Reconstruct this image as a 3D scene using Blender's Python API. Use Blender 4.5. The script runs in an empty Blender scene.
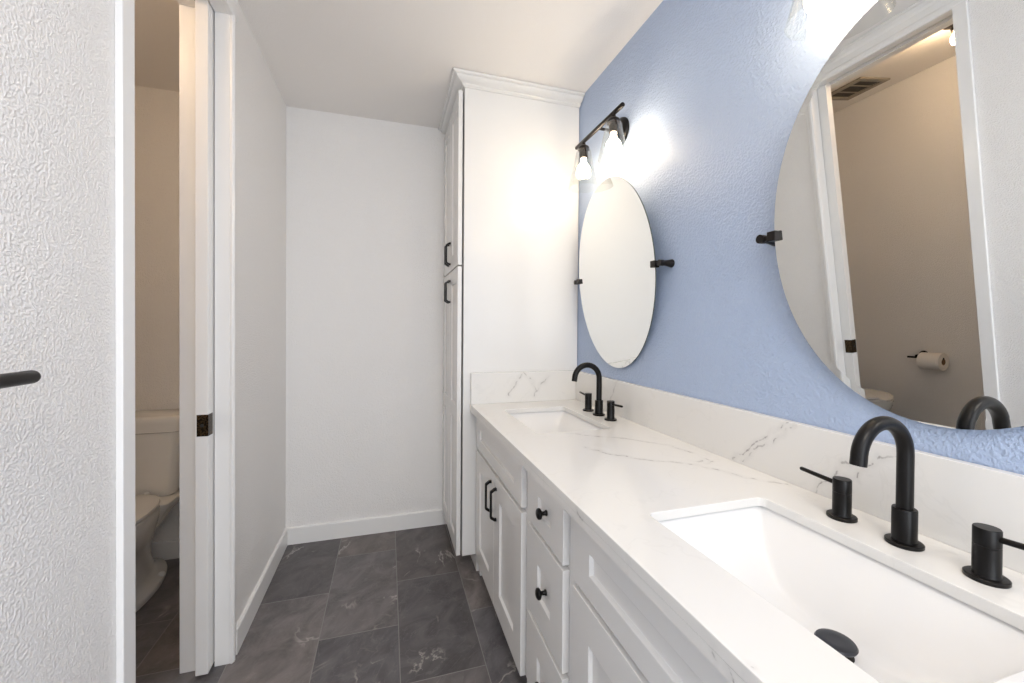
import bpy, bmesh, math, random
from mathutils import Vector, Matrix
C = bpy.context.scene.collection
sc = bpy.context.scene
PI = math.pi
random.seed(4)

# ------------------------------------------------------------------ camera
H = 1.25
yaw, pit, rol = [math.radians(v) for v in (16.9028, -0.53524, -0.40357)]
fw = Vector((math.sin(yaw)*math.cos(pit), math.cos(yaw)*math.cos(pit), math.sin(pit)))
rt = Vector((math.cos(yaw), -math.sin(yaw), 0))
dn = fw.cross(rt)
rt2 = rt*math.cos(rol) + dn*math.sin(rol)
dn2 = -rt*math.sin(rol) + dn*math.cos(rol)
cam = bpy.data.cameras.new('camera')
cam.sensor_width = 36; cam.lens = 407.325/1024*36
cam.shift_y = -(341.5-330.826)/1024
cam.clip_start = 0.02
co = bpy.data.objects.new('camera', cam); C.objects.link(co)
M = Matrix.Identity(4)
for i in range(3):
    M[i][0] = rt2[i]; M[i][1] = -dn2[i]; M[i][2] = -fw[i]
M[2][3] = H
co.matrix_world = M
sc.camera = co

# ------------------------------------------------------------------ world, daylight, exposure
w = bpy.data.worlds.new('world'); sc.world = w; w.use_nodes = True
bg = w.node_tree.nodes['Background']; bg.inputs[0].default_value = (0.78, 0.88, 1.0, 1); bg.inputs[1].default_value = 0.6
def area(name, loc, rot, sx, sy, power, col):
    l = bpy.data.lights.new(name, 'AREA'); l.shape = 'RECTANGLE'; l.size = sx; l.size_y = sy
    l.energy = power; l.color = col
    o = bpy.data.objects.new(name, l); C.objects.link(o); o.location = loc; o.rotation_euler = rot
    return o
area('daylight', (0.2, -1.88, 1.35), (PI/2, 0, 0), 1.3, 1.9, 31, (0.92, 0.96, 1.0))
area('overhead_fill', (0.10, -.75, 2.44), (0, 0, 0), .6, .6, 19, (1.0, .91, .82))      # unseen fill added behind the camera to spread the light more evenly
BULB = 62.0; WC_BULB = 120.0
vs = sc.view_settings
vs.view_transform = 'Standard'; vs.look = 'None'; vs.gamma = 1; vs.exposure = 0.22
vs.use_curve_mapping = False
sc.cycles.max_bounces = 10; sc.cycles.diffuse_bounces = 6; sc.cycles.glossy_bounces = 6
sc.cycles.transparent_max_bounces = 12; sc.cycles.use_denoising = True

# ------------------------------------------------------------------ materials
def mat(name, col=(.8,.8,.8), rough=.5, metal=0, spec=.5, coat=0):
    m = bpy.data.materials.new(name); m.use_nodes = True
    b = m.node_tree.nodes['Principled BSDF']
    b.inputs['Base Color'].default_value = (*col, 1); b.inputs['Roughness'].default_value = rough
    b.inputs['Metallic'].default_value = metal; b.inputs['Specular IOR Level'].default_value = spec
    b.inputs['Coat Weight'].default_value = coat
    return m
class N:
    def __init__(s, m): s.t = m.node_tree; s.b = s.t.nodes['Principled BSDF']; s.pos = s.n('ShaderNodeNewGeometry').outputs['Position']
    def n(s, typ, **kw):
        x = s.t.nodes.new(typ)
        for k, v in kw.items(): setattr(x, k, v)
        return x
    def l(s, a, b): s.t.links.new(a, b)
    def put(s, sock, v):
        if isinstance(v, (int, float)): sock.default_value = v
        elif isinstance(v, (tuple, list)): sock.default_value = v
        else: s.l(v, sock)
    def m(s, op, a, b=0.0, c=0.0):
        x = s.n('ShaderNodeMath', operation=op)
        for i, v in enumerate((a, b, c)): s.put(x.inputs[i], v)
        return x.outputs[0]
    def vm(s, op, a, b=(0,0,0)):
        x = s.n('ShaderNodeVectorMath', operation=op); s.put(x.inputs[0], a); s.put(x.inputs[1], b)
        return x.outputs['Value'] if op in ('LENGTH','DISTANCE','DOT_PRODUCT') else x.outputs[0]
    def noise(s, vec, scale, detail=2, rough=.5, dist=0):
        x = s.n('ShaderNodeTexNoise'); s.put(x.inputs['Vector'], vec)
        x.inputs['Scale'].default_value = scale; x.inputs['Detail'].default_value = detail
        x.inputs['Roughness'].default_value = rough; x.inputs['Distortion'].default_value = dist
        return x.outputs['Fac']
    def ramp(s, v, a, b, lo=0.0, hi=1.0):
        x = s.n('ShaderNodeMapRange', interpolation_type='SMOOTHSTEP'); s.put(x.inputs['Value'], v)
        x.inputs['From Min'].default_value = a; x.inputs['From Max'].default_value = b
        x.inputs['To Min'].default_value = lo; x.inputs['To Max'].default_value = hi
        return x.outputs[0]
    def mix(s, f, a, b):
        x = s.n('ShaderNodeMix', data_type='RGBA'); s.put(x.inputs[0], f); s.put(x.inputs[6], a); s.put(x.inputs[7], b)
        return x.outputs[2]
    def bump(s, h, strength, dist):
        x = s.n('ShaderNodeBump'); s.put(x.inputs['Height'], h); x.inputs['Strength'].default_value = strength
        x.inputs['Distance'].default_value = dist; s.l(x.outputs[0], s.b.inputs['Normal'])

def wall_mat(name, col, rough=.5, amount=.50, scale=200):
    m = mat(name, col, rough, spec=.4); k = N(m)
    a = k.noise(k.pos, scale, 2, .5, .1); b = k.noise(k.pos, scale*.35, 2)
    h = k.m('ADD', k.ramp(a, .38, .68), k.m('MULTIPLY', b, .6))
    k.bump(h, amount, .0035)
    return m
M_white = wall_mat('white_textured_wall', (.88,.865,.85), .45)
M_blue = wall_mat('blue_textured_wall', (.40,.495,.68), .34, .46, 140)
M_ceil = wall_mat('white_ceiling', (.88,.855,.83), .7, .15)
M_trim = mat('white_trim_paint', (.84,.835,.825), .3)
M_cab = mat('white_cabinet_paint', (.76,.76,.755), .26)
M_black = mat('matte_black_metal', (.004,.0035,.0035), .33, .2, .3)
M_bronze = mat('dark_bronze_metal', (.014,.011,.010), .36, .5)
M_porc = mat('white_porcelain', (.77,.775,.78), .17)
M_toilet = mat('toilet_porcelain', (.84,.83,.80), .12, coat=.3)
M_gap = mat('dark_gap', (.03,.03,.03), .8)
M_dark = mat('dark_plastic', (.03,.028,.025), .6)
M_paper = mat('tissue_paper', (.83,.80,.76), .9)
M_vent = mat('vent_grey', (.30,.27,.23), .6)
M_brass = mat('aged_brass', (.10,.065,.03), .35, .9)
k = N(M_brass); k.l(k.mix(k.ramp(k.noise(k.pos, 160, 4), .4, .62), (.022,.016,.010,1), (.09,.058,.028,1)), k.b.inputs['Base Color'])
M_mirror = mat('mirror_silver', (.90,.91,.90), .0, 1.0)
M_edge = mat('mirror_edge', (.10,.12,.11), .2, .5)
M_card = mat('cardboard', (.25,.16,.09), .9)

def quartz():
    m = mat('white_quartz', (.75,.745,.73), .16); k = N(m)
    warp = k.n('ShaderNodeTexNoise'); k.l(k.pos, warp.inputs['Vector']); warp.inputs['Scale'].default_value = 3.1; warp.inputs['Detail'].default_value = 4
    p = k.vm('ADD', k.pos, k.vm('SCALE', warp.outputs['Color'], ()) if False else k.vm('MULTIPLY', warp.outputs['Color'], (.35,.35,.35)))
    def vein(scale, width, seed):
        q = k.vm('ADD', p, (seed, seed*.7, seed*.3))
        n = k.noise(q, scale, 5, .55, .3)
        d = k.m('ABSOLUTE', k.m('SUBTRACT', n, .5))
        return k.ramp(d, 0, width, 1, 0)
    # the veins of this slab, each followed as a wandering line (world metres)
    fine = k.n('ShaderNodeTexNoise'); k.l(k.pos, fine.inputs['Vector']); fine.inputs['Scale'].default_value = 26; fine.inputs['Detail'].default_value = 5
    pw = k.vm('ADD', k.pos, k.vm('MULTIPLY', k.vm('SUBTRACT', fine.outputs['Color'], (.5,.5,.5)), (.034,.034,.034)))
    VEINS = [(.0042,.75,[(.629,1.372,.862),(.660,1.338,.862),(.802,1.239,.862),(.890,1.134,.862),(.909,1.047,.862)]),
             (.0042,.85,[(.615,1.184,.862),(.642,1.128,.862),(.707,1.045,.862),(.843,.948,.862),(.891,.834,.862),(.955,.765,.862)]),
             (.0030,.9,[(.866,.968,.862),(.906,.989,.862),(.911,.966,.862),(.871,.951,.862)]),
             (.0032,1,[(.968,.949,.865),(.968,.908,.903),(.968,.848,.956),(.968,.781,1.014)]),
             (.0030,.9,[(.968,.918,.869),(.968,.879,.915),(.968,.826,.946),(.968,.762,1.012)]),
             (.0030,1,[(.968,.708,.867),(.968,.694,.889),(.968,.666,.912),(.968,.649,.950),(.969,.624,.963)]),
             (.0030,1,[(.968,.640,.926),(.968,.620,.928),(.968,.604,.965),(.968,.553,1.006)]),
             (.0045,.7,[(.591,1.998,.899),(.634,1.998,.972),(.665,1.998,1.012),(.713,1.998,.978),(.740,1.998,.918)]),
             (.0045,.7,[(.732,1.998,.893),(.758,1.998,.942),(.812,1.998,.992)]),
             (.0026,1,[(.395,.381,.830),(.395,.389,.842),(.395,.366,.845),(.395,.361,.859)]),
             (.0030,.8,[(.395,.415,.843),(.395,.408,.839)]), (.0030,.7,[(.395,.80,.846),(.395,.775,.842)]),
             (.0055,.6,[(.968,1.643,.911),(.968,1.610,.971),(.968,1.577,1.029)])]
    v = None
    for wd, st, pts in VEINS:
        dm = None
        for A, B in zip(pts, pts[1:]):
            A, B = Vector(A), Vector(B); ba = B-A
            pa = k.vm('SUBTRACT', pw, tuple(A))
            h = k.m('DIVIDE', k.vm('DOT_PRODUCT', pa, tuple(ba)), ba.length_squared)
            h = k.m('MINIMUM', k.m('MAXIMUM', h, 0.0), 1.0)
            sc_ = k.n('ShaderNodeVectorMath', operation='SCALE'); sc_.inputs[0].default_value = tuple(ba); k.l(h, sc_.inputs['Scale'])
            d = k.vm('LENGTH', k.vm('SUBTRACT', pa, sc_.outputs[0]))
            dm = d if dm is None else k.m('MINIMUM', dm, d)
        q = k.m('MULTIPLY', k.ramp(dm, 0, wd*1.25, st, 0), 1.0)
        q = k.m('MAXIMUM', q, k.ramp(dm, 0, wd*5, st*.16, 0))
        v = q if v is None else k.m('MAXIMUM', v, q)
    v = k.m('MULTIPLY', v, k.ramp(k.noise(k.pos, 38, 3), .30, .56, .40, 1))
    v = k.m('MAXIMUM', v, k.m('MULTIPLY', vein(3.2, .010, 3.1), .05))
    soft = k.m('MULTIPLY', k.ramp(k.noise(p, 2.3, 3), .52, .75), .16)
    c1 = k.mix(soft, (.75,.745,.73,1), (.66,.65,.63,1))
    k.l(k.mix(k.m('MULTIPLY', v, .95), c1, (.27,.265,.265,1)), k.b.inputs['Base Color'])
    return m
M_quartz = quartz()

def tile():
    m = mat('slate_tile', (.2,.2,.2), .33); k = N(m)
    xyz = k.n('ShaderNodeSeparateXYZ'); k.l(k.pos, xyz.inputs[0])
    X, Y = xyz.outputs[0], xyz.outputs[1]
    v = k.m('DIVIDE', k.m('SUBTRACT', X, .046), .305)
    row = k.m('FLOOR', v); par = k.m('FLOORED_MODULO', row, 2.0)
    # row -1 (X -.256 .. .046): joints at Y = 1.757; neighbours half a tile off
    u = k.m('DIVIDE', k.m('SUBTRACT', Y, k.m('ADD', 1.757, k.m('MULTIPLY', k.m('SUBTRACT', 1.0, par), .3015))), .603)
    cu = k.m('FLOOR', u); fu = k.m('SUBTRACT', u, cu); fv = k.m('SUBTRACT', v, row)
    du = k.m('MULTIPLY', k.m('MINIMUM', fu, k.m('SUBTRACT', 1.0, fu)), .603)
    dv = k.m('MULTIPLY', k.m('MINIMUM', fv, k.m('SUBTRACT', 1.0, fv)), .305)
    d = k.m('MINIMUM', du, dv)
    grout = k.ramp(d, .0010, .0022, 1, 0)
    idv = k.n('ShaderNodeCombineXYZ'); k.l(row, idv.inputs[0]); k.l(cu, idv.inputs[1])
    wn = k.n('ShaderNodeTexWhiteNoise', noise_dimensions='3D'); k.l(idv.outputs[0], wn.inputs['Vector'])
    off = k.vm('MULTIPLY', wn.outputs['Color'], (37.,37.,37.))
    p = k.vm('ADD', k.pos, off)
    pr = k.n('ShaderNodeVectorRotate', rotation_type='Z_AXIS'); k.l(p, pr.inputs['Vector']); pr.inputs['Angle'].default_value = .62
    ps = k.vm('MULTIPLY', pr.outputs[0], (1.0, .60, 1.0))
    cloud = k.noise(ps, 9, 6, .62, .8); fine = k.noise(p, 60, 4, .6)
    vn = k.m('ABSOLUTE', k.m('SUBTRACT', k.noise(ps, 3.4, 5, .58, 1.2), .5))
    mask = k.ramp(k.noise(p, 4.2, 2), .54, .66)
    vein = k.m('MULTIPLY', k.ramp(vn, 0, .022, 1, 0), mask)
    vn2 = k.m('ABSOLUTE', k.m('SUBTRACT', k.noise(k.vm('ADD', ps, (5.,3.,1.)), 6.5, 4, .6, 1.5), .5))
    vein2 = k.m('MULTIPLY', k.ramp(vn2, 0, .012, 1, 0), .20)
    base = k.mix(k.ramp(cloud, .30, .72), (.085,.081,.082,1), (.195,.187,.186,1))
    base = k.mix(k.m('MULTIPLY', k.ramp(fine, .35, .7), .35), base, (.155,.150,.150,1))
    xn = k.n('ShaderNodeSeparateColor'); k.l(wn.outputs['Color'], xn.inputs[0])
    warm = k.mix(xn.outputs[0], (.84,.85,.91,1), (1.20,1.08,1.0,1))
    mul = k.n('ShaderNodeMix', data_type='RGBA', blend_type='MULTIPLY'); mul.inputs[0].default_value = 1
    k.l(base, mul.inputs[6]); k.l(warm, mul.inputs[7]); base = mul.outputs[2]
    tone = k.n('ShaderNodeMix', data_type='RGBA', blend_type='MULTIPLY'); tone.inputs[0].default_value = 1
    k.l(base, tone.inputs[6]); k.l(k.mix(xn.outputs[1], (.72,.72,.73,1), (1.25,1.25,1.25,1)), tone.inputs[7]); base = tone.outputs[2]
    base = k.mix(vein2, base, (.27,.265,.26,1))
    base = k.mix(k.m('MULTIPLY', vein, .8), base, (.42,.40,.37,1))
    k.l(k.mix(grout, base, (.23,.225,.22,1)), k.b.inputs['Base Color'])
    k.l(k.m('ADD', .30, k.m('MULTIPLY', cloud, .22)), k.b.inputs['Roughness'])
    k.bump(k.m('SUBTRACT', k.m('MULTIPLY', cloud, .3), grout), .35, .002)
    return m
M_tile = tile()

def thin_glass():
    m = bpy.data.materials.new('clear_glass'); m.use_nodes = True; t = m.node_tree
    for n in list(t.nodes): t.nodes.remove(n)
    o = t.nodes.new('ShaderNodeOutputMaterial'); mx = t.nodes.new('ShaderNodeMixShader')
    tr = t.nodes.new('ShaderNodeBsdfTransparent'); gl = t.nodes.new('ShaderNodeBsdfGlossy'); lw = t.nodes.new('ShaderNodeLayerWeight')
    mr = t.nodes.new('ShaderNodeMath'); mr.operation = 'MULTIPLY'; mr.inputs[1].default_value = .38
    tr.inputs[0].default_value = (.97,.97,.96,1); gl.inputs['Roughness'].default_value = .03; lw.inputs['Blend'].default_value = .35
    t.links.new(lw.outputs['Facing'], mr.inputs[0]); t.links.new(mr.outputs[0], mx.inputs[0])
    t.links.new(tr.outputs[0], mx.inputs[1]); t.links.new(gl.outputs[0], mx.inputs[2]); t.links.new(mx.outputs[0], o.inputs[0])
    return m
M_glass = thin_glass()
def emit(name, col, strength):
    m = mat(name, col, .4); b = m.node_tree.nodes['Principled BSDF']
    b.inputs['Emission Color'].default_value = (*col, 1); b.inputs['Emission Strength'].default_value = strength
    return m
M_bulb = emit('lit_bulb', (1.0,.81,.58), BULB)
M_wcbulb = emit('lit_toilet_room_bulb', (1.0,.70,.42), WC_BULB)

# ------------------------------------------------------------------ mesh helpers (world coordinates; build() subtracts the parent's place)
class MB:
    def __init__(s): s.b = bmesh.new()
    def box(s, x0, x1, y0, y1, z0, z1):
        v = [s.b.verts.new(p) for p in ((x0,y0,z0),(x1,y0,z0),(x1,y1,z0),(x0,y1,z0),(x0,y0,z1),(x1,y0,z1),(x1,y1,z1),(x0,y1,z1))]
        for f in ((3,2,1,0),(4,5,6,7),(0,1,5,4),(1,2,6,5),(2,3,7,6),(3,0,4,7)): s.b.faces.new([v[i] for i in f])
        return s
    def lathe(s, prof, c, axis='Z', seg=32, sx=1, sy=1):
        # prof: (radius, along) ; axis is the direction of "along"
        c = Vector(c); rings = []
        def pt(r, a, t):
            x, y = r*math.cos(t)*sx, r*math.sin(t)*sy
            if axis == 'Z': return c + Vector((x, y, a))
            if axis == 'X': return c + Vector((a, x, y))
            if axis == '-X': return c + Vector((-a, x, y))
            if axis == 'Y': return c + Vector((x, a, y))
        for r, a in prof:
            if r < 1e-6: rings.append([s.b.verts.new(pt(0, a, 0))])
            else: rings.append([s.b.verts.new(pt(r, a, 2*PI*i/seg)) for i in range(seg)])
        for A, B in zip(rings, rings[1:]):
            for i in range(seg):
                j = (i+1) % seg
                if len(A) == 1 and len(B) == 1: continue
                if len(A) == 1: s.b.faces.new((A[0], B[j], B[i]))
                elif len(B) == 1: s.b.faces.new((A[i], A[j], B[0]))
                else: s.b.faces.new((A[i], A[j], B[j], B[i]))
        return s
    def tube(s, path, r, seg=16, caps=True):
        path = [Vector(p) for p in path]; rr = r if isinstance(r, (list, tuple)) else [r]*len(path)
        rings = []; up = None
        for i, p in enumerate(path):
            d = (path[min(i+1, len(path)-1)] - path[max(i-1, 0)]).normalized()
            if up is None:
                up = Vector((0,0,1)) if abs(d.z) < .9 else Vector((1,0,0))
            a = d.cross(up).normalized(); b_ = a.cross(d).normalized(); up = b_
            rings.append([s.b.verts.new(p + rr[i]*(a*math.cos(2*PI*k/seg) + b_*math.sin(2*PI*k/seg))) for k in range(seg)])
        for A, B in zip(rings, rings[1:]):
            for i in range(seg): j = (i+1) % seg; s.b.faces.new((A[i], A[j], B[j], B[i]))
        if caps: s.b.faces.new(rings[0][::-1]); s.b.faces.new(rings[-1])
        return s
    def prism(s, poly, axis, a, b):
        # poly: 2-D points in the other two axes in xyz order
        def pt(p, t):
            return {'X': (t, p[0], p[1]), 'Y': (p[0], t, p[1]), 'Z': (p[0], p[1], t)}[axis]
        A = [s.b.verts.new(pt(p, a)) for p in poly]; B = [s.b.verts.new(pt(p, b)) for p in poly]
        n = len(poly)
        for i in range(n): j = (i+1) % n; s.b.faces.new((A[i], A[j], B[j], B[i]))
        s.b.faces.new(A[::-1]); s.b.faces.new(B)
        return s
    def loft(s, rings, cap0=True, cap1=True):
        R = [[s.b.verts.new(p) for p in r] for r in rings]; n = len(R[0])
        for A, B in zip(R, R[1:]):
            for i in range(n): j = (i+1) % n; s.b.faces.new((A[i], A[j], B[j], B[i]))
        if cap0: s.b.faces.new(R[0][::-1])
        if cap1: s.b.faces.new(R[-1])
        return s
    def shaker(s, x, y0, y1, z0, z1, opens, th=.02, rec=.009, sl=.004):
        # plate facing -X with recessed panels; opens: (ya, yb, za, zb) sharing one y range, listed upward
        ya, yb = opens[0][0], opens[0][1]
        ys = [y0, ya, yb, y1]; zs = [z0]
        for o in opens: zs += [o[2], o[3]]
        zs.append(z1)
        g = [[s.b.verts.new((x, y, z)) for y in ys] for z in zs]
        for i in range(len(zs)-1):
            for j in range(3):
                q = (g[i][j], g[i+1][j], g[i+1][j+1], g[i][j+1])
                if j == 1 and i % 2 == 1:
                    a, b_, c, d = q
                    inn = [s.b.verts.new((x+rec, a.co.y+sl, a.co.z+sl)), s.b.verts.new((x+rec, b_.co.y+sl, b_.co.z-sl)),
                           s.b.verts.new((x+rec, c.co.y-sl, c.co.z-sl)), s.b.verts.new((x+rec, d.co.y-sl, d.co.z+sl))]
                    for m in range(4): n = (m+1) % 4; s.b.faces.new((q[m], q[n], inn[n], inn[m]))
                    s.b.faces.new(inn)
                else: s.b.faces.new(q)
        loop = [g[i][0] for i in range(len(zs))] + [g[-1][j] for j in range(1, 4)] + [g[i][3] for i in range(len(zs)-2, -1, -1)] + [g[0][j] for j in (2, 1)]
        back = [s.b.verts.new((x+th, v.co.y, v.co.z)) for v in loop]; n = len(loop)
        for i in range(n): j = (i+1) % n; s.b.faces.new((loop[j], loop[i], back[i], back[j]))
        s.b.faces.new(back)
        return s
    def build(s, name, m, parent=None, loc=None, smooth=False, bevel=0, bseg=2, angle=40):
        org = Vector((0,0,0)); p = parent
        while p: org += p.location; p = p.parent
        if loc is not None and parent is None: org = Vector(loc)
        bmesh.ops.recalc_face_normals(s.b, faces=s.b.faces)
        for v in s.b.verts: v.co -= org
        me = bpy.data.meshes.new(name); s.b.to_mesh(me); s.b.free()
        return link(name, me, m, parent, org if parent is None else None, smooth, bevel, bseg, angle)
def link(name, me, m, parent=None, loc=None, smooth=False, bevel=0, bseg=2, angle=40):
    me.materials.clear(); me.materials.append(m)
    o = bpy.data.objects.new(name, me); C.objects.link(o)
    if parent: o.parent = parent
    if loc is not None: o.location = loc
    if smooth:
        me.shade_smooth()
        try: me.set_sharp_from_angle(angle=math.radians(angle))
        except Exception: pass
    if bevel:
        b = o.modifiers.new('bevel', 'BEVEL'); b.width = bevel; b.segments = bseg; b.limit_method = 'ANGLE'; b.angle_limit = math.radians(50)
        b.harden_normals = False
    return o
def thing(name, loc, label, cat, group=None):
    o = bpy.data.objects.new(name, None); C.objects.link(o); o.location = loc; o.empty_display_size = .05
    return tag(o, label, cat, group)
def tag(o, label, cat, group=None):
    o['label'] = label; o['category'] = cat
    if group: o['group'] = group
    return o
def struct(mb, name, m, label=None, **kw):
    o = mb.build(name, m, **kw); o['kind'] = 'structure'
    if label: o['label'] = label
    return o

# ------------------------------------------------------------------ the setting
XL, XR, YB, ZC = -.556, .990, 2.587, 2.489
YW = 2.604; XW = -1.49; YF = -1.9
struct(MB().box(-1.62, 1.12, YF-.1, 2.72, -.08, 0), 'floor', M_tile, 'dark slate grey tiles with pale veins laid in half-offset columns')
struct(MB().box(-1.62, 1.12, YF-.1, 2.72, ZC, ZC+.08), 'ceiling', M_ceil, 'flat off-white ceiling')
struct(MB().box(XR, XR+.12, YF-.1, 2.72, 0, ZC), 'wall_right', M_blue, 'periwinkle blue textured wall behind the mirrors')
struct(MB().box(-.60, XR, YB, YB+.13, 0, ZC), 'wall_back', M_white, 'white textured wall at the end of the room')
wl = MB().box(-.71, XL, YF, 1.104, 0, ZC)
wl.box(-.603, XL, 1.742, YB, 0, ZC).box(-.71, -.650, 1.742, YW, 0, ZC)
wl.box(-.603, XL, 1.104, 1.742, 2.392, ZC).box(-.71, -.650, 1.104, 1.742, 2.392, ZC).box(-.650, -.603, 1.104, 2.5, 2.43, ZC)
struct(wl, 'wall_left', M_white, 'white textured wall pierced by the toilet room opening')
struct(MB().box(XW-.12, XW, .75, 2.72, 0, ZC), 'wall_toilet_left', M_white, 'far side wall of the toilet room')
struct(MB().box(XW, -.71, YW, 2.72, 0, ZC), 'wall_toilet_back', M_white, 'wall behind the toilet')
struct(MB().box(XW, -.71, .75, .86, 0, ZC), 'wall_toilet_front', M_white, 'near end wall of the toilet room')
wf = MB().box(-.71, -.45, YF-.1, YF, 0, ZC).box(.85, XR, YF-.1, YF, 0, ZC).box(-.45, .85, YF-.1, YF, 2.3, ZC).box(-.45, .85, YF-.1, YF, 0, .40)
struct(wf, 'wall_front', M_white, 'wall behind the camera with the daylight opening')

# opening trim: near casing and lining, far split jamb with its pocket slot, header
struct(MB().box(XL, -.542, 1.074, 1.119, 0, 2.392).box(-.71, XL, 1.104, 1.119, 0, 2.392), 'trim_1', M_trim, 'narrow white casing on the near side of the toilet opening', bevel=.002)
far = MB().box(-.603, XL, 1.727, 1.742, .0, 2.392)
far.prism([(XL,1.727),(-.547,1.724),(-.541,1.732),(-.541,1.742),(-.546,1.750),(-.546,1.760),(-.550,1.766),(XL,1.766)], 'Z', 0, 2.392)
struct(far, 'trim_2', M_trim, 'white jamb and moulded casing right of the pocket door slot', bevel=.0015)
struct(MB().box(-.71, -.650, 1.727, 1.742, .0, 2.392), 'trim_3', M_trim, 'white jamb on the toilet side of the pocket door', bevel=.0015)
hd = MB().prism([(XL,2.378),(-.545,2.378),(-.540,2.386),(-.540,2.402),(-.546,2.412),(-.546,2.440),(-.541,2.450),(-.541,2.470),(-.547,2.478),(-.547,2.488),(XL,2.488)], 'Y', 1.074, 1.768)
hd.box(-.603, XL, 1.119, 1.727, 2.378, 2.392).box(-.71, -.650, 1.119, 1.727, 2.378, 2.392)
struct(hd, 'trim_4', M_trim, 'white header casing over the toilet opening', bevel=.0015)
def baseboard(name, poly_axis, pts, a, b, label):
    return struct(MB().prism(pts, poly_axis, a, b), name, M_trim, label)
hb = .096
baseboard('baseboard_left', 'Y', [(XL,0),(-.543,0),(-.543,hb-.006),(-.547,hb),(XL,hb)], 1.767, YB, 'white baseboard along the left wall')
baseboard('baseboard_back', 'X', [(YB,0),(YB-.013,0),(YB-.013,hb-.006),(YB-.009,hb),(YB,hb)], -.543, .36, 'white baseboard along the end wall')
baseboard('baseboard_toilet', 'X', [(YW,0),(YW-.013,0),(YW-.013,hb-.006),(YW-.009,hb),(YW,hb)], XW, -.711, 'white baseboard behind the toilet')

# pocket door: only its edge stands out of the slot
pd = MB().box(-.6455, -.6065, 1.682, 2.45, .012, 2.415).build('door_1', M_trim, bevel=.0015)
pd['kind'] = 'structure'; pd['label'] = 'white pocket door slid back so only its edge shows'
lp = MB().box(-.6400, -.6060, 1.6805, 1.683,   .858, .934).box(-.6075, -.6052, 1.6805, 1.718,   .858, .934)
lp.build('latch_plate', M_brass, pd)['label'] = 'aged brass latch plate'
MB().lathe([(0,0),(.006,0),(.006,.002),(0,.002)], (-.624,1.678,.896), 'Y', 12).build('keyhole', M_dark, pd)

# ------------------------------------------------------------------ pulls and knobs
PULL = [(0,.0675),(-.010,.0665),(-.026,.055),(-.0275,.050),(-.0275,-.050),(-.026,-.055),(-.010,-.0665),(0,-.0675),
        (0,-.0555),(-.008,-.0555),(-.0195,-.047),(-.0195,.047),(-.008,.0555),(0,.0555)]
def pull(x, y, zc, parent, s=1.0):
    return MB().prism([(x+px, zc+pz*s) for px, pz in PULL], 'Y', y-.0055, y+.0055).build('pull_handle', M_black, parent, bevel=.001)
def knob(x, y, z, parent):
    return MB().lathe([(0,0),(.008,0),(.0085,.002),(.0058,.006),(.0058,.013),(.009,.016),(.0145,.019),(.0158,.022),(.0150,.026),(.011,.029),(.005,.0305),(0,.031)], (x,y,z), '-X', 24).build('knob', M_black, parent, smooth=True)

# ------------------------------------------------------------------ tall linen cabinet
tc = thing('linen_cabinet', (.66, 2.30, 0), 'tall white built-in cabinet reaching the ceiling at the end of the vanity', 'cabinet')
XT = .360
MB().box(XT, .987, 2.020, 2.584, .096, 2.486).box(XT+.075, .987, 2.030, 2.584, 0.001, .096).build('body', M_cab, tc, bevel=.0015)
prof = [(0,2.440),(.006,2.440),(.006,2.444),(.012,2.446),(.016,2.450),(.016,2.4535),(.022,2.455),(.034,2.459),(.044,2.465),(.050,2.4715),(.050,2.475),(.057,2.4755),(.064,2.478),(.066,2.481),(.066,2.4865),(0,2.4865)]
cr = MB(); rings = []
for p in ('a','b','c'):
    rings.append([{'a': (.987, 2.020-d, z), 'b': (XT-d, 2.020-d, z), 'c': (XT-d, 2.584, z)}[p] for d, z in prof])
cr.loft(rings); cr.build('crown_moulding', M_cab, tc)
XD = .331
def tall_door(y0, y1, z0, z1, opens):
    a = .062
    return MB().shaker(XD, y0, y1, z0, z1, [(y0+a, y1-a, p, q) for p, q in opens], th=.021).build('door', M_cab, tc, bevel=.0015)
for (z0, z1, ops, zp) in ((.097, 1.552, [(.170,.770),(.845,1.478)], 1.445), (1.560, 2.430, [(1.634,2.356)], 1.655)):
    for (y0, y1, yp) in ((2.029, 2.3035, 2.277), (2.3065, 2.574, 2.333)):
        d = tall_door(y0, y1, z0, z1, ops); pull(XD, yp, zp, d, .95)

# ------------------------------------------------------------------ vanity cabinets
XV = .420
def carcass(y0, y1, parent, f0=True, f1=True):
    b = MB()
    b.box(.440, .455, y0, y1, .096, .820)                 # face frame behind the fronts
    b.box(.455, .984, y0, y0+.016, .096, .820).box(.455, .984, y1-.016, y1, .096, .820)
    b.box(.455, .984, y0+.016, y1-.016, .096, .112).box(.970, .984, y0+.016, y1-.016, .112, .820)
    b.box(.500, .515, y0, y1, .001, .096)                 # recessed toe board
    if f0: b.box(.445, .515, y0, y0+.030, .001, .096)     # stiles that run to the floor
    if f1: b.box(.445, .515, y1-.030, y1, .001, .096)
    return b.build('body', M_cab, parent, bevel=.001)
def sink_base(y0, y1, d0, d1, lab):
    t = thing('vanity_sink_cabinet', (.70, (y0+y1)/2, 0), lab, 'cabinet', 'vanity sink cabinets')
    carcass(y0, y1, t)
    a = .083
    MB().shaker(XV, d0, d1,   .656, .812, [(d0+.083, d1-.083, .709, .757)]).build('false_front', M_cab, t, bevel=.0015)
    mid = (d0+d1)/2
    for q0, q1, yp in ((d0, mid-.0015, mid-.040), (mid+.0015, d1, mid+.046)):
        d = MB().shaker(XV, q0, q1, .099, .640, [(q0+a, q1-a, .189, .556)]).build('door', M_cab, t, bevel=.0015)
        pull(XV, yp, .535, d)
    return t
sink_base(1.232, 2.016, 1.263, 1.980, 'white double-door sink cabinet next to the tall linen cabinet')
sink_base(.110, .902, .158, .876, 'white double-door sink cabinet nearest the camera, under the near sink')
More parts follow.
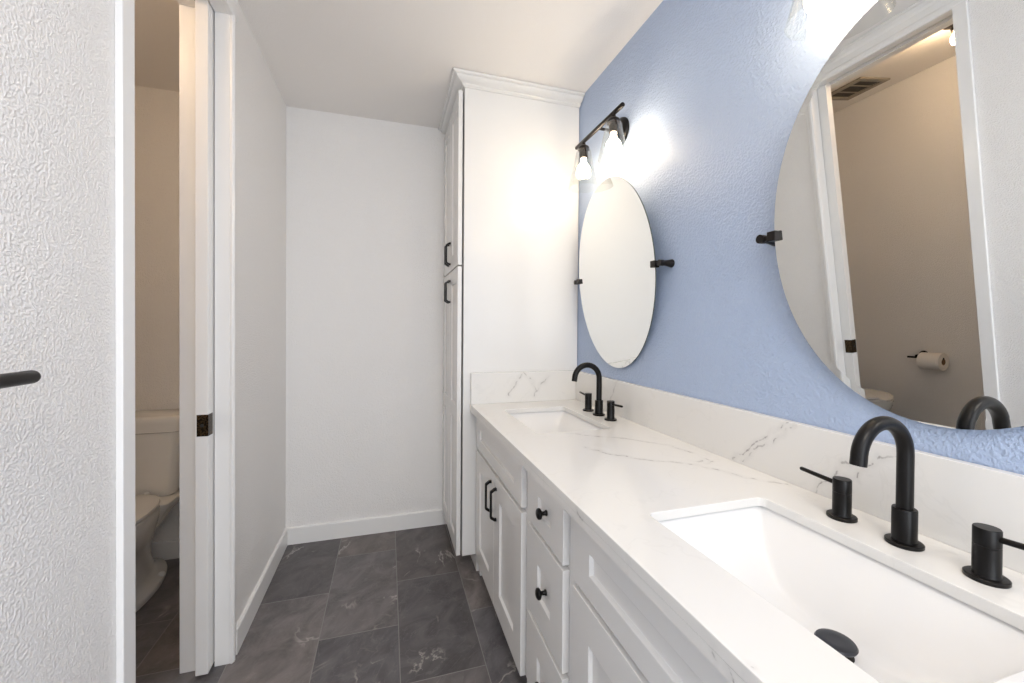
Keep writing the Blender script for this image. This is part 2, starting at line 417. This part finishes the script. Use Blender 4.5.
dc = thing('vanity_drawer_cabinet', (.70, 1.067, 0), 'white three-drawer cabinet between the two sink cabinets, with round black knobs', 'cabinet')
carcass(.904, 1.230, dc, False, False)
for z0, z1, p0, p1, kz in ((.653,.812,.709,.757,.728), (.380,.640,.460,.556,.503), (.101,.366,.188,.284,.235)):
    d = MB().shaker(XV, .931, 1.196, z0, z1, [(.931+.082, 1.196-.086, p0, p1)]).build('drawer', M_cab, dc, bevel=.0015)
    knob(XV+.008, 1.062, kz, d)

# ------------------------------------------------------------------ countertop, splashes, sinks
SX0, SX1 = .520, .826
SINKS = ((1.610, .225), (.500, .228))
def rrect(x0, x1, y0, y1, r, n=5):
    out = []
    for cx, cy, a0 in ((x1-r, y1-r, 0), (x0+r, y1-r, 90), (x0+r, y0+r, 180), (x1-r, y0+r, 270)):
        for i in range(n+1):
            a = math.radians(a0 + 90*i/n); out.append((cx+r*math.cos(a), cy+r*math.sin(a)))
    return out
cu = bpy.data.curves.new('c', 'CURVE'); cu.dimensions = '2D'; cu.fill_mode = 'BOTH'; cu.extrude = .0085; cu.bevel_depth = .0015; cu.bevel_resolution = 1; cu.offset = -.0015
def spl(pts):
    s = cu.splines.new('POLY'); s.points.add(len(pts)-1); s.use_cyclic_u = True
    for p, q in zip(s.points, pts): p.co = (q[0], q[1], 0, 1)
spl([(.395,.100),(.987,.100),(.987,2.017),(.395,2.017)])
for yc, hh in SINKS: spl(rrect(SX0, SX1, yc-hh, yc+hh, .016)[::-1])
tmp = bpy.data.objects.new('tmp', cu); C.objects.link(tmp)
me = bpy.data.meshes.new_from_object(tmp.evaluated_get(bpy.context.evaluated_depsgraph_get()))
bpy.data.objects.remove(tmp)
cb = bmesh.new(); cb.from_mesh(me)
bmesh.ops.translate(cb, verts=cb.verts, vec=(0,0,.8522)); ap = MB(); ap.b.free(); ap.b = cb
ap.box(.3952, .4150, .100, 2.017, .8235, .8425)        # mitred apron along the front
ct = ap.build('countertop', M_quartz, loc=(.69, 1.06, .8235)); ct.data.shade_flat()
tag(ct, 'long white quartz countertop with grey veins and two sink cutouts', 'countertop')
tag(MB().box(.9685, .9885, .100, 2.017, .8622, 1.016).build('backsplash', M_quartz, loc=(.978,1.05,.862), bevel=.0012), 'long white quartz backsplash strip along the blue wall', 'backsplash')
tag(MB().box(.397, .9683, 1.9975, 2.0175, .8622, 1.018).build('side_splash', M_quartz, loc=(.68,2.01,.862), bevel=.0012), 'short white quartz side splash against the tall cabinet', 'backsplash')

def basin(yc, hh, lab):
    t = thing('sink_basin', (.68, yc, .70), lab, 'sink', 'undermount sinks')
    x0, x1, y0, y1 = SX0-.012, SX1+.008, yc-hh-.010, yc+hh+.010
    nx, ny = 44, 44; zr, D = .8415, .117
    def lin(i, n): return -math.cos(PI*i/n)
    b = MB(); top = []; bot = []
    for i in range(nx+1):
        u = lin(i, nx); x = (x0+x1)/2 + u*(x1-x0)/2; rt_, rb = [], []
        for j in range(ny+1):
            v = lin(j, ny); y = yc + v*(y1-y0)/2
            ya = 1 - abs(v)**2.6
            ds = [D*ya*1.04, (x1-x)*1.22, (x-x0)*1.9, D]
            m_ = ds[0]
            for q in ds[1:]:                             # smooth minimum of floor, end ramps and side walls
                kk = .009; h_ = max(kk-abs(m_-q), 0)/kk; m_ = min(m_, q) - h_*h_*kk/4
            z = zr - max(m_, 0)
            rt_.append(b.b.verts.new((x, y, z))); rb.append(b.b.verts.new((x, y, z-.010)))
        top.append(rt_); bot.append(rb)
    for i in range(nx):
        for j in range(ny):
            b.b.faces.new((top[i][j], top[i+1][j], top[i+1][j+1], top[i][j+1]))
            b.b.faces.new((bot[i][j+1], bot[i+1][j+1], bot[i+1][j], bot[i][j]))
    for i in range(nx):
        b.b.faces.new((top[i][0], bot[i][0], bot[i+1][0], top[i+1][0])); b.b.faces.new((top[i+1][ny], bot[i+1][ny], bot[i][ny], top[i][ny]))
    for j in range(ny):
        b.b.faces.new((top[0][j+1], bot[0][j+1], bot[0][j], top[0][j])); b.b.faces.new((top[nx][j], bot[nx][j], bot[nx][j+1], top[nx][j+1]))
    b.build('bowl', M_porc, t, smooth=True, angle=60)
    zf = zr - D
    st = MB().lathe([(0,.019),(.012,.0185),(.020,.0195),(.0265,.018),(.0285,.015),(.0275,.0125),(.010,.011),(.009,.000),(0,.000)], (.694, yc-.028, zf+.005), 'Z', 32)
    s = st.build('drain_stopper', M_drain, t, smooth=True)
    MB().lathe([(.012,.0005),(.023,.0005),(.024,.002),(.022,.003),(.012,.003)], (.694, yc-.028, zf+.0015), 'Z', 32).build('drain_flange', M_black, t, smooth=True)
    return t
M_drain = mat('dark_drain_metal', (.085,.088,.10), .28, .9)
basin(*SINKS[0], 'white rectangular undermount sink at the far end of the counter')
basin(*SINKS[1], 'white rectangular undermount sink nearest the camera, with dark drain stopper')

# ------------------------------------------------------------------ faucets
def faucet(yc, dy, lab):
    t = thing('faucet', (.895, yc, .862), lab, 'faucet', 'black widespread faucets')
    x, z0, r, R = .895, .8622, .0122, .0595
    b = MB().lathe([(0,0),(.0262,0),(.0270,.001),(.0270,.0055),(.0255,.0068),(.0180,.007),(.0178,.009),(.0178,.064),(.0168,.066),(.0125,.066),(0,.066)], (x,yc,z0), 'Z', 36)
    zt = 1.026
    path = [(x,yc,z0+.06),(x,yc,.98),(x,yc,1.01)] + [(x-R+R*math.cos(a), yc, zt+R*math.sin(a)) for a in [math.radians(v) for v in range(0, 181, 9)]]
    path += [(x-2*R-.0015, yc, zt-.010)]
    b.tube(path, r, 24)
    b.build('spout', M_black, t, smooth=True, angle=35)
    for s in (1, -1):
        y = yc + s*dy
        h = MB().lathe([(0,0),(.0250,0),(.0256,.001),(.0256,.0055),(.0240,.0068),(.0165,.007),(.0160,.008),(.0160,.0520),(.0154,.0526),(.0154,.0536),(.0160,.0542),(.0160,.079),(.0150,.0808),(0,.081)], (x,y,z0), 'Z', 32).build('handle', M_black, t, smooth=True, angle=35)
        MB().tube([(x, y+s*.012, z0+.068), (x, y+s*.050, z0+.0705), (x, y+s*.086, z0+.073), (x, y+s*.0885, z0+.0731)], [.0048,.0046,.0044,.0030], 14).build('lever', M_black, h, smooth=True)
    return t
faucet(1.612, .100, 'matte black gooseneck faucet with two lever handles at the far sink')
faucet(.495, .106, 'matte black gooseneck faucet with two lever handles at the near sink')

# ------------------------------------------------------------------ oval pivot mirrors
def mirror(yc, lab, tilt=math.radians(4.6)):
    a, bz, zc, xp = .311, .416, 1.486, .943
    t = thing('oval_mirror', (xp, yc, zc), lab, 'mirror', 'oval pivot mirrors')
    def P(u, y, z):   # u: away from the room; tilts about the pivot line
        return (xp + u*math.cos(tilt) - z*math.sin(tilt), yc + y, zc + z*math.cos(tilt) + u*math.sin(tilt))
    n = 96
    def ring(k, u): return [P(u, (a-k)*math.cos(2*PI*i/n), (bz-k)*math.sin(2*PI*i/n)) for i in range(n)]
    MB().loft([ring(.0004,.0050), ring(.0,.0047), ring(0,.0001)], True, False).build('backing', M_edge, t)
    MB().loft([ring(0,.0001), ring(.016,.0), ]).build('glass', M_mirror, t)
    for s in (1, -1):
        y = yc + s*(a+.004)
        yw = yc + s*(a+.036)
        b = MB().lathe([(0,0),(.0150,0),(.0155,.002),(.0145,.006),(.0115,.020),(.0100,.034),(.0115,.040),(.0115,.056),(0,.056)], (.9895, yw, zc), '-X', 20)
        b.tube([(xp, yw-s*.004, zc), (xp, y+s*.012, zc), (xp, y, zc)], [.0085,.0065,.0065], 14)
        br = b.build('pivot_bracket', M_bronze, t, smooth=True, angle=35)
        MB().box(xp-.013, xp+.012, min(y-s*.016, y+s*.008), max(y-s*.016, y+s*.008), zc-.0125, zc+.0125).build('clip', M_bronze, br, bevel=.002)
    return t
mirror(1.602, 'frameless oval mirror over the far sink, beside the tall cabinet')
mirror(.492, 'frameless oval mirror over the near sink, reflecting the toilet room')

# ------------------------------------------------------------------ vanity lights
def vanity_light(yc, lab):
    t = thing('vanity_light', (.9895, yc, 2.125), lab, 'wall light', 'two-bulb vanity lights')
    xb, zb = .870, 2.119
    MB().lathe([(0,0),(.060,0),(.061,.004),(.059,.012),(.050,.020),(.030,.025),(0,.026)], (.9890, yc, zb), '-X', 40).build('canopy', M_black, t, smooth=True)
    MB().tube([(.970,yc,zb),(xb,yc,zb)], .0065, 14).build('arm', M_bronze, t, smooth=True)
    MB().tube([(xb,yc-.200,zb),(xb,yc-.198,zb),(xb,yc+.206,zb),(xb,yc+.208,zb)], [.0085,.0095,.0095,.0085], 18).build('bar', M_bronze, t, smooth=True, angle=35)
    for s in (-1, 1):
        y = yc + s*.132
        sk = MB().lathe([(0,-.004),(.0075,-.004),(.0085,-.016),(.015,-.020),(.0235,-.026),(.0265,-.034),(.0265,-.041),(.019,-.042),(.019,-.078),(.016,-.080),(0,-.080)], (xb,y,zb), 'Z', 28).build('socket', M_bronze, t, smooth=True, angle=35)
        sh = [(.0275,-.038),(.0335,-.048),(.0385,-.078),(.0465,-.118),(.0560,-.160),(.0660,-.203),(.0700,-.218)]
        g = MB().lathe(sh + [(r-.002, a) for r, a in sh[::-1]] + [sh[0]], (xb,y,zb), 'Z', 48)
        g.build('glass_shade', M_glass, t, smooth=True, angle=60)
        MB().lathe([(0,-.078),(.0115,-.080),(.0120,-.096),(.0150,-.105),(.0250,-.116),(.0305,-.129),(.0315,-.139),(.0285,-.152),(.0215,-.162),(.011,-.1685),(0,-.170)], (xb,y,zb), 'Z', 32).build('bulb', M_bulb, t, smooth=True)
    return t
vanity_light(1.600, 'dark bronze two-bulb wall light with clear glass shades over the far mirror')
vanity_light(.500, 'two-bulb wall light at the top edge, only one clear glass shade in view')

# ------------------------------------------------------------------ towel bar on the near left wall
tb = thing('towel_bar', (XL, .60, 1.17), 'dark bronze bar with rounded free end on the near left wall', 'towel bar')
MB().lathe([(0,0),(.026,0),(.026,.006),(.024,.008),(.011,.009),(.011,.056),(0,.056)], (XL+.0005,.60,1.172), 'X', 28).build('mount', M_bronze, tb, smooth=True, angle=35)
e = .0100
MB().tube([(-.5,.575,1.172)] + [(-.5,.774,1.172)] + [(-.5,.774+e*math.sin(q),1.172) for q in (.3,.6,.9,1.2,1.45)], [e,e]+[e*math.cos(q) for q in (.3,.6,.9,1.2,1.45)], 20).build('bar', M_bronze, tb, smooth=True, angle=50)

# ------------------------------------------------------------------ toilet room
TX = -1.175
to = thing('toilet', (TX, 2.25, 0), 'white two-piece toilet seen through the pocket door opening', 'toilet')
def rr3(x0, x1, y0, y1, r, z, n=6): return [(x, y, z) for x, y in rrect(x0, x1, y0, y1, r, n)]
tk = [(.405,.150,.030,2.405),(.415,.166,.040,2.398),(.44,.176,.045,2.395),(.60,.184,.045,2.392),(.722,.188,.045,2.390)]
MB().loft([rr3(TX-wd, TX+wd, yf, 2.586, r, z) for z, wd, r, yf in tk]).build('tank', M_toilet, to, smooth=True, angle=50)
ld = [(.722,.190,2.386,.04),(.726,.199,2.378,.045),(.770,.201,2.376,.045),(.790,.199,2.378,.045),(.799,.192,2.384,.042),(.802,.180,2.396,.035)]
MB().loft([rr3(TX-wd, TX+wd, yf, 2.590, r, z) for z, wd, yf, r in ld]).build('tank_lid', M_toilet, to, smooth=True, angle=50)
def egg(z, yc, rx, yf, yb, n=40, rear=.62):
    out = []
    for i in range(n):
        a = 2*PI*i/n; s = math.sin(a)
        c = math.cos(a); p_ = rear if s > 0 else .95
        c = math.copysign(abs(c)**p_, c)
        out.append((TX + rx*c, yc + (s*(yb-yc) if s > 0 else s*(yc-yf)), z))
    return out
bw = [(.001,2.26,.142,1.96,2.575),(.018,2.26,.145,1.955,2.577),(.030,2.26,.140,1.962,2.57),(.040,2.27,.112,2.00,2.53),(.075,2.27,.102,2.02,2.49),(.15,2.26,.098,2.02,2.46),
      (.20,2.24,.106,2.00,2.44),(.26,2.19,.140,1.94,2.40),(.32,2.15,.168,1.895,2.39),(.36,2.15,.177,1.88,2.39),(.385,2.15,.179,1.877,2.39),(.396,2.15,.175,1.88,2.385)]
MB().loft([egg(z, yc, rx, yf, yb, rear=.95 if z < .2 else .62) for z, yc, rx, yf, yb in bw]).build('bowl', M_toilet, to, smooth=True, angle=60)
MB().loft([rr3(TX-wd, TX+wd, yf, yb, .035, z) for z, wd, yf, yb in ((.255,.095,2.36,2.46),(.31,.125,2.33,2.50),(.36,.160,2.31,2.55),(.385,.176,2.30,2.572),(.398,.179,2.30,2.575),(.4045,.172,2.306,2.568))]).build('deck', M_toilet, to, smooth=True, angle=50)
MB().loft([egg(.400,2.13,.176,1.872,2.372), egg(.403,2.13,.186,1.862,2.38), egg(.416,2.13,.186,1.862,2.38), egg(.419,2.13,.178,1.870,2.373)]).build('seat', M_toilet, to, smooth=True, angle=50)
MB().loft([egg(.423,2.13,.178,1.870,2.373), egg(.4255,2.13,.187,1.861,2.381), egg(.434,2.13,.185,1.863,2.379), egg(.440,2.13,.165,1.90,2.36), egg(.442,2.13,.10,1.98,2.29)]).build('seat_cover', M_toilet, to, smooth=True, angle=50)
for s in (1, -1):
    MB().lathe([(.016,0),(.016,.008),(.012,.016),(.006,.019),(0,.020)], (TX+s*.122, 2.385, .028), 'Z', 18).build('bolt_cap', M_toilet, to, smooth=True)
    MB().lathe([(.013,0),(.013,.040),(.010,.043),(0,.043)], (TX+s*.070, 2.372, .400), 'Z', 16).build('seat_hinge', M_toilet, to, smooth=True)
MB().lathe([(0,0),(.014,0),(.014,.010),(0,.012)], (TX-.14, 2.372, .66), 'Y', 16).tube([(TX-.14,2.368,.66),(TX-.09,2.366,.652)], [.006,.005], 10).build('flush_lever', M_black, to, smooth=True, angle=40)

tp = thing('toilet_paper_holder', (XW, 1.845, .672), 'black toilet paper holder on the toilet room wall, seen in the near mirror', 'toilet paper holder')
MB().lathe([(0,0),(.024,0),(.024,.006),(.010,.008),(.010,.078),(0,.078)], (XW+.0005,1.825,.688), 'X', 24).build('mount', M_black, tp, smooth=True, angle=35)
MB().tube([(XW+.07,1.880,.678),(XW+.07,1.830,.678),(XW+.07,1.69,.678)], .0065, 12).build('rod', M_black, tp, smooth=True)
ro = thing('toilet_paper_roll', (XW+.07, 1.74, .652), 'white toilet paper roll on the black holder, seen in the near mirror', 'toilet paper')
MB().lathe([(.021,0),(.055,0),(.057,.002),(.057,.110),(.055,.112),(.021,.112),(.021,0)], (XW+.07,1.692,.656), 'Y', 40).build('paper', M_paper, ro, smooth=True, angle=40)
MB().lathe([(.019,.001),(.0208,.001),(.0208,.107),(.019,.107),(.019,.001)], (XW+.07,1.692,.656), 'Y', 28).build('core', M_card, ro, smooth=True, angle=40)

cv = thing('ceiling_vent', (-1.19, 1.905, ZC), 'square exhaust vent on the toilet room ceiling, seen in the near mirror', 'vent')
f = MB()
for a in ((-1.325,-1.055,1.78,1.81),(-1.325,-1.055,2.00,2.03),(-1.325,-1.285,1.81,2.00),(-1.095,-1.055,1.81,2.00)): f.box(*a, ZC-.012, ZC-.0005)
f.build('frame', M_vent, cv, bevel=.002)
MB().box(-1.285,-1.095,1.81,2.00,ZC-.003,ZC-.0005).build('duct', M_dark, cv)
for i in range(2):
    y = 1.865 + .075*i
    MB().box(-1.285,-1.095,y-.0025,y+.0025,ZC-.010,ZC-.004).build('slat', M_vent, cv)
wl_ = thing('ceiling_lamp', (-.985, 1.305, ZC), 'small dark ceiling lamp with bare bulb in the toilet room, reflected in near mirror', 'ceiling lamp')
MB().lathe([(0,-.0005),(.050,-.0005),(.050,-.014),(.042,-.020),(.026,-.022),(.024,-.046),(0,-.046)], (-.985,1.305,ZC), 'Z', 28).build('base', M_bronze, wl_, smooth=True, angle=35)
MB().lathe([(0,-.044),(.013,-.046),(.015,-.054),(.026,-.072),(.029,-.088),(.025,-.104),(.012,-.114),(0,-.116)], (-.985,1.305,ZC), 'Z', 28).build('bulb', M_wcbulb, wl_, smooth=True)
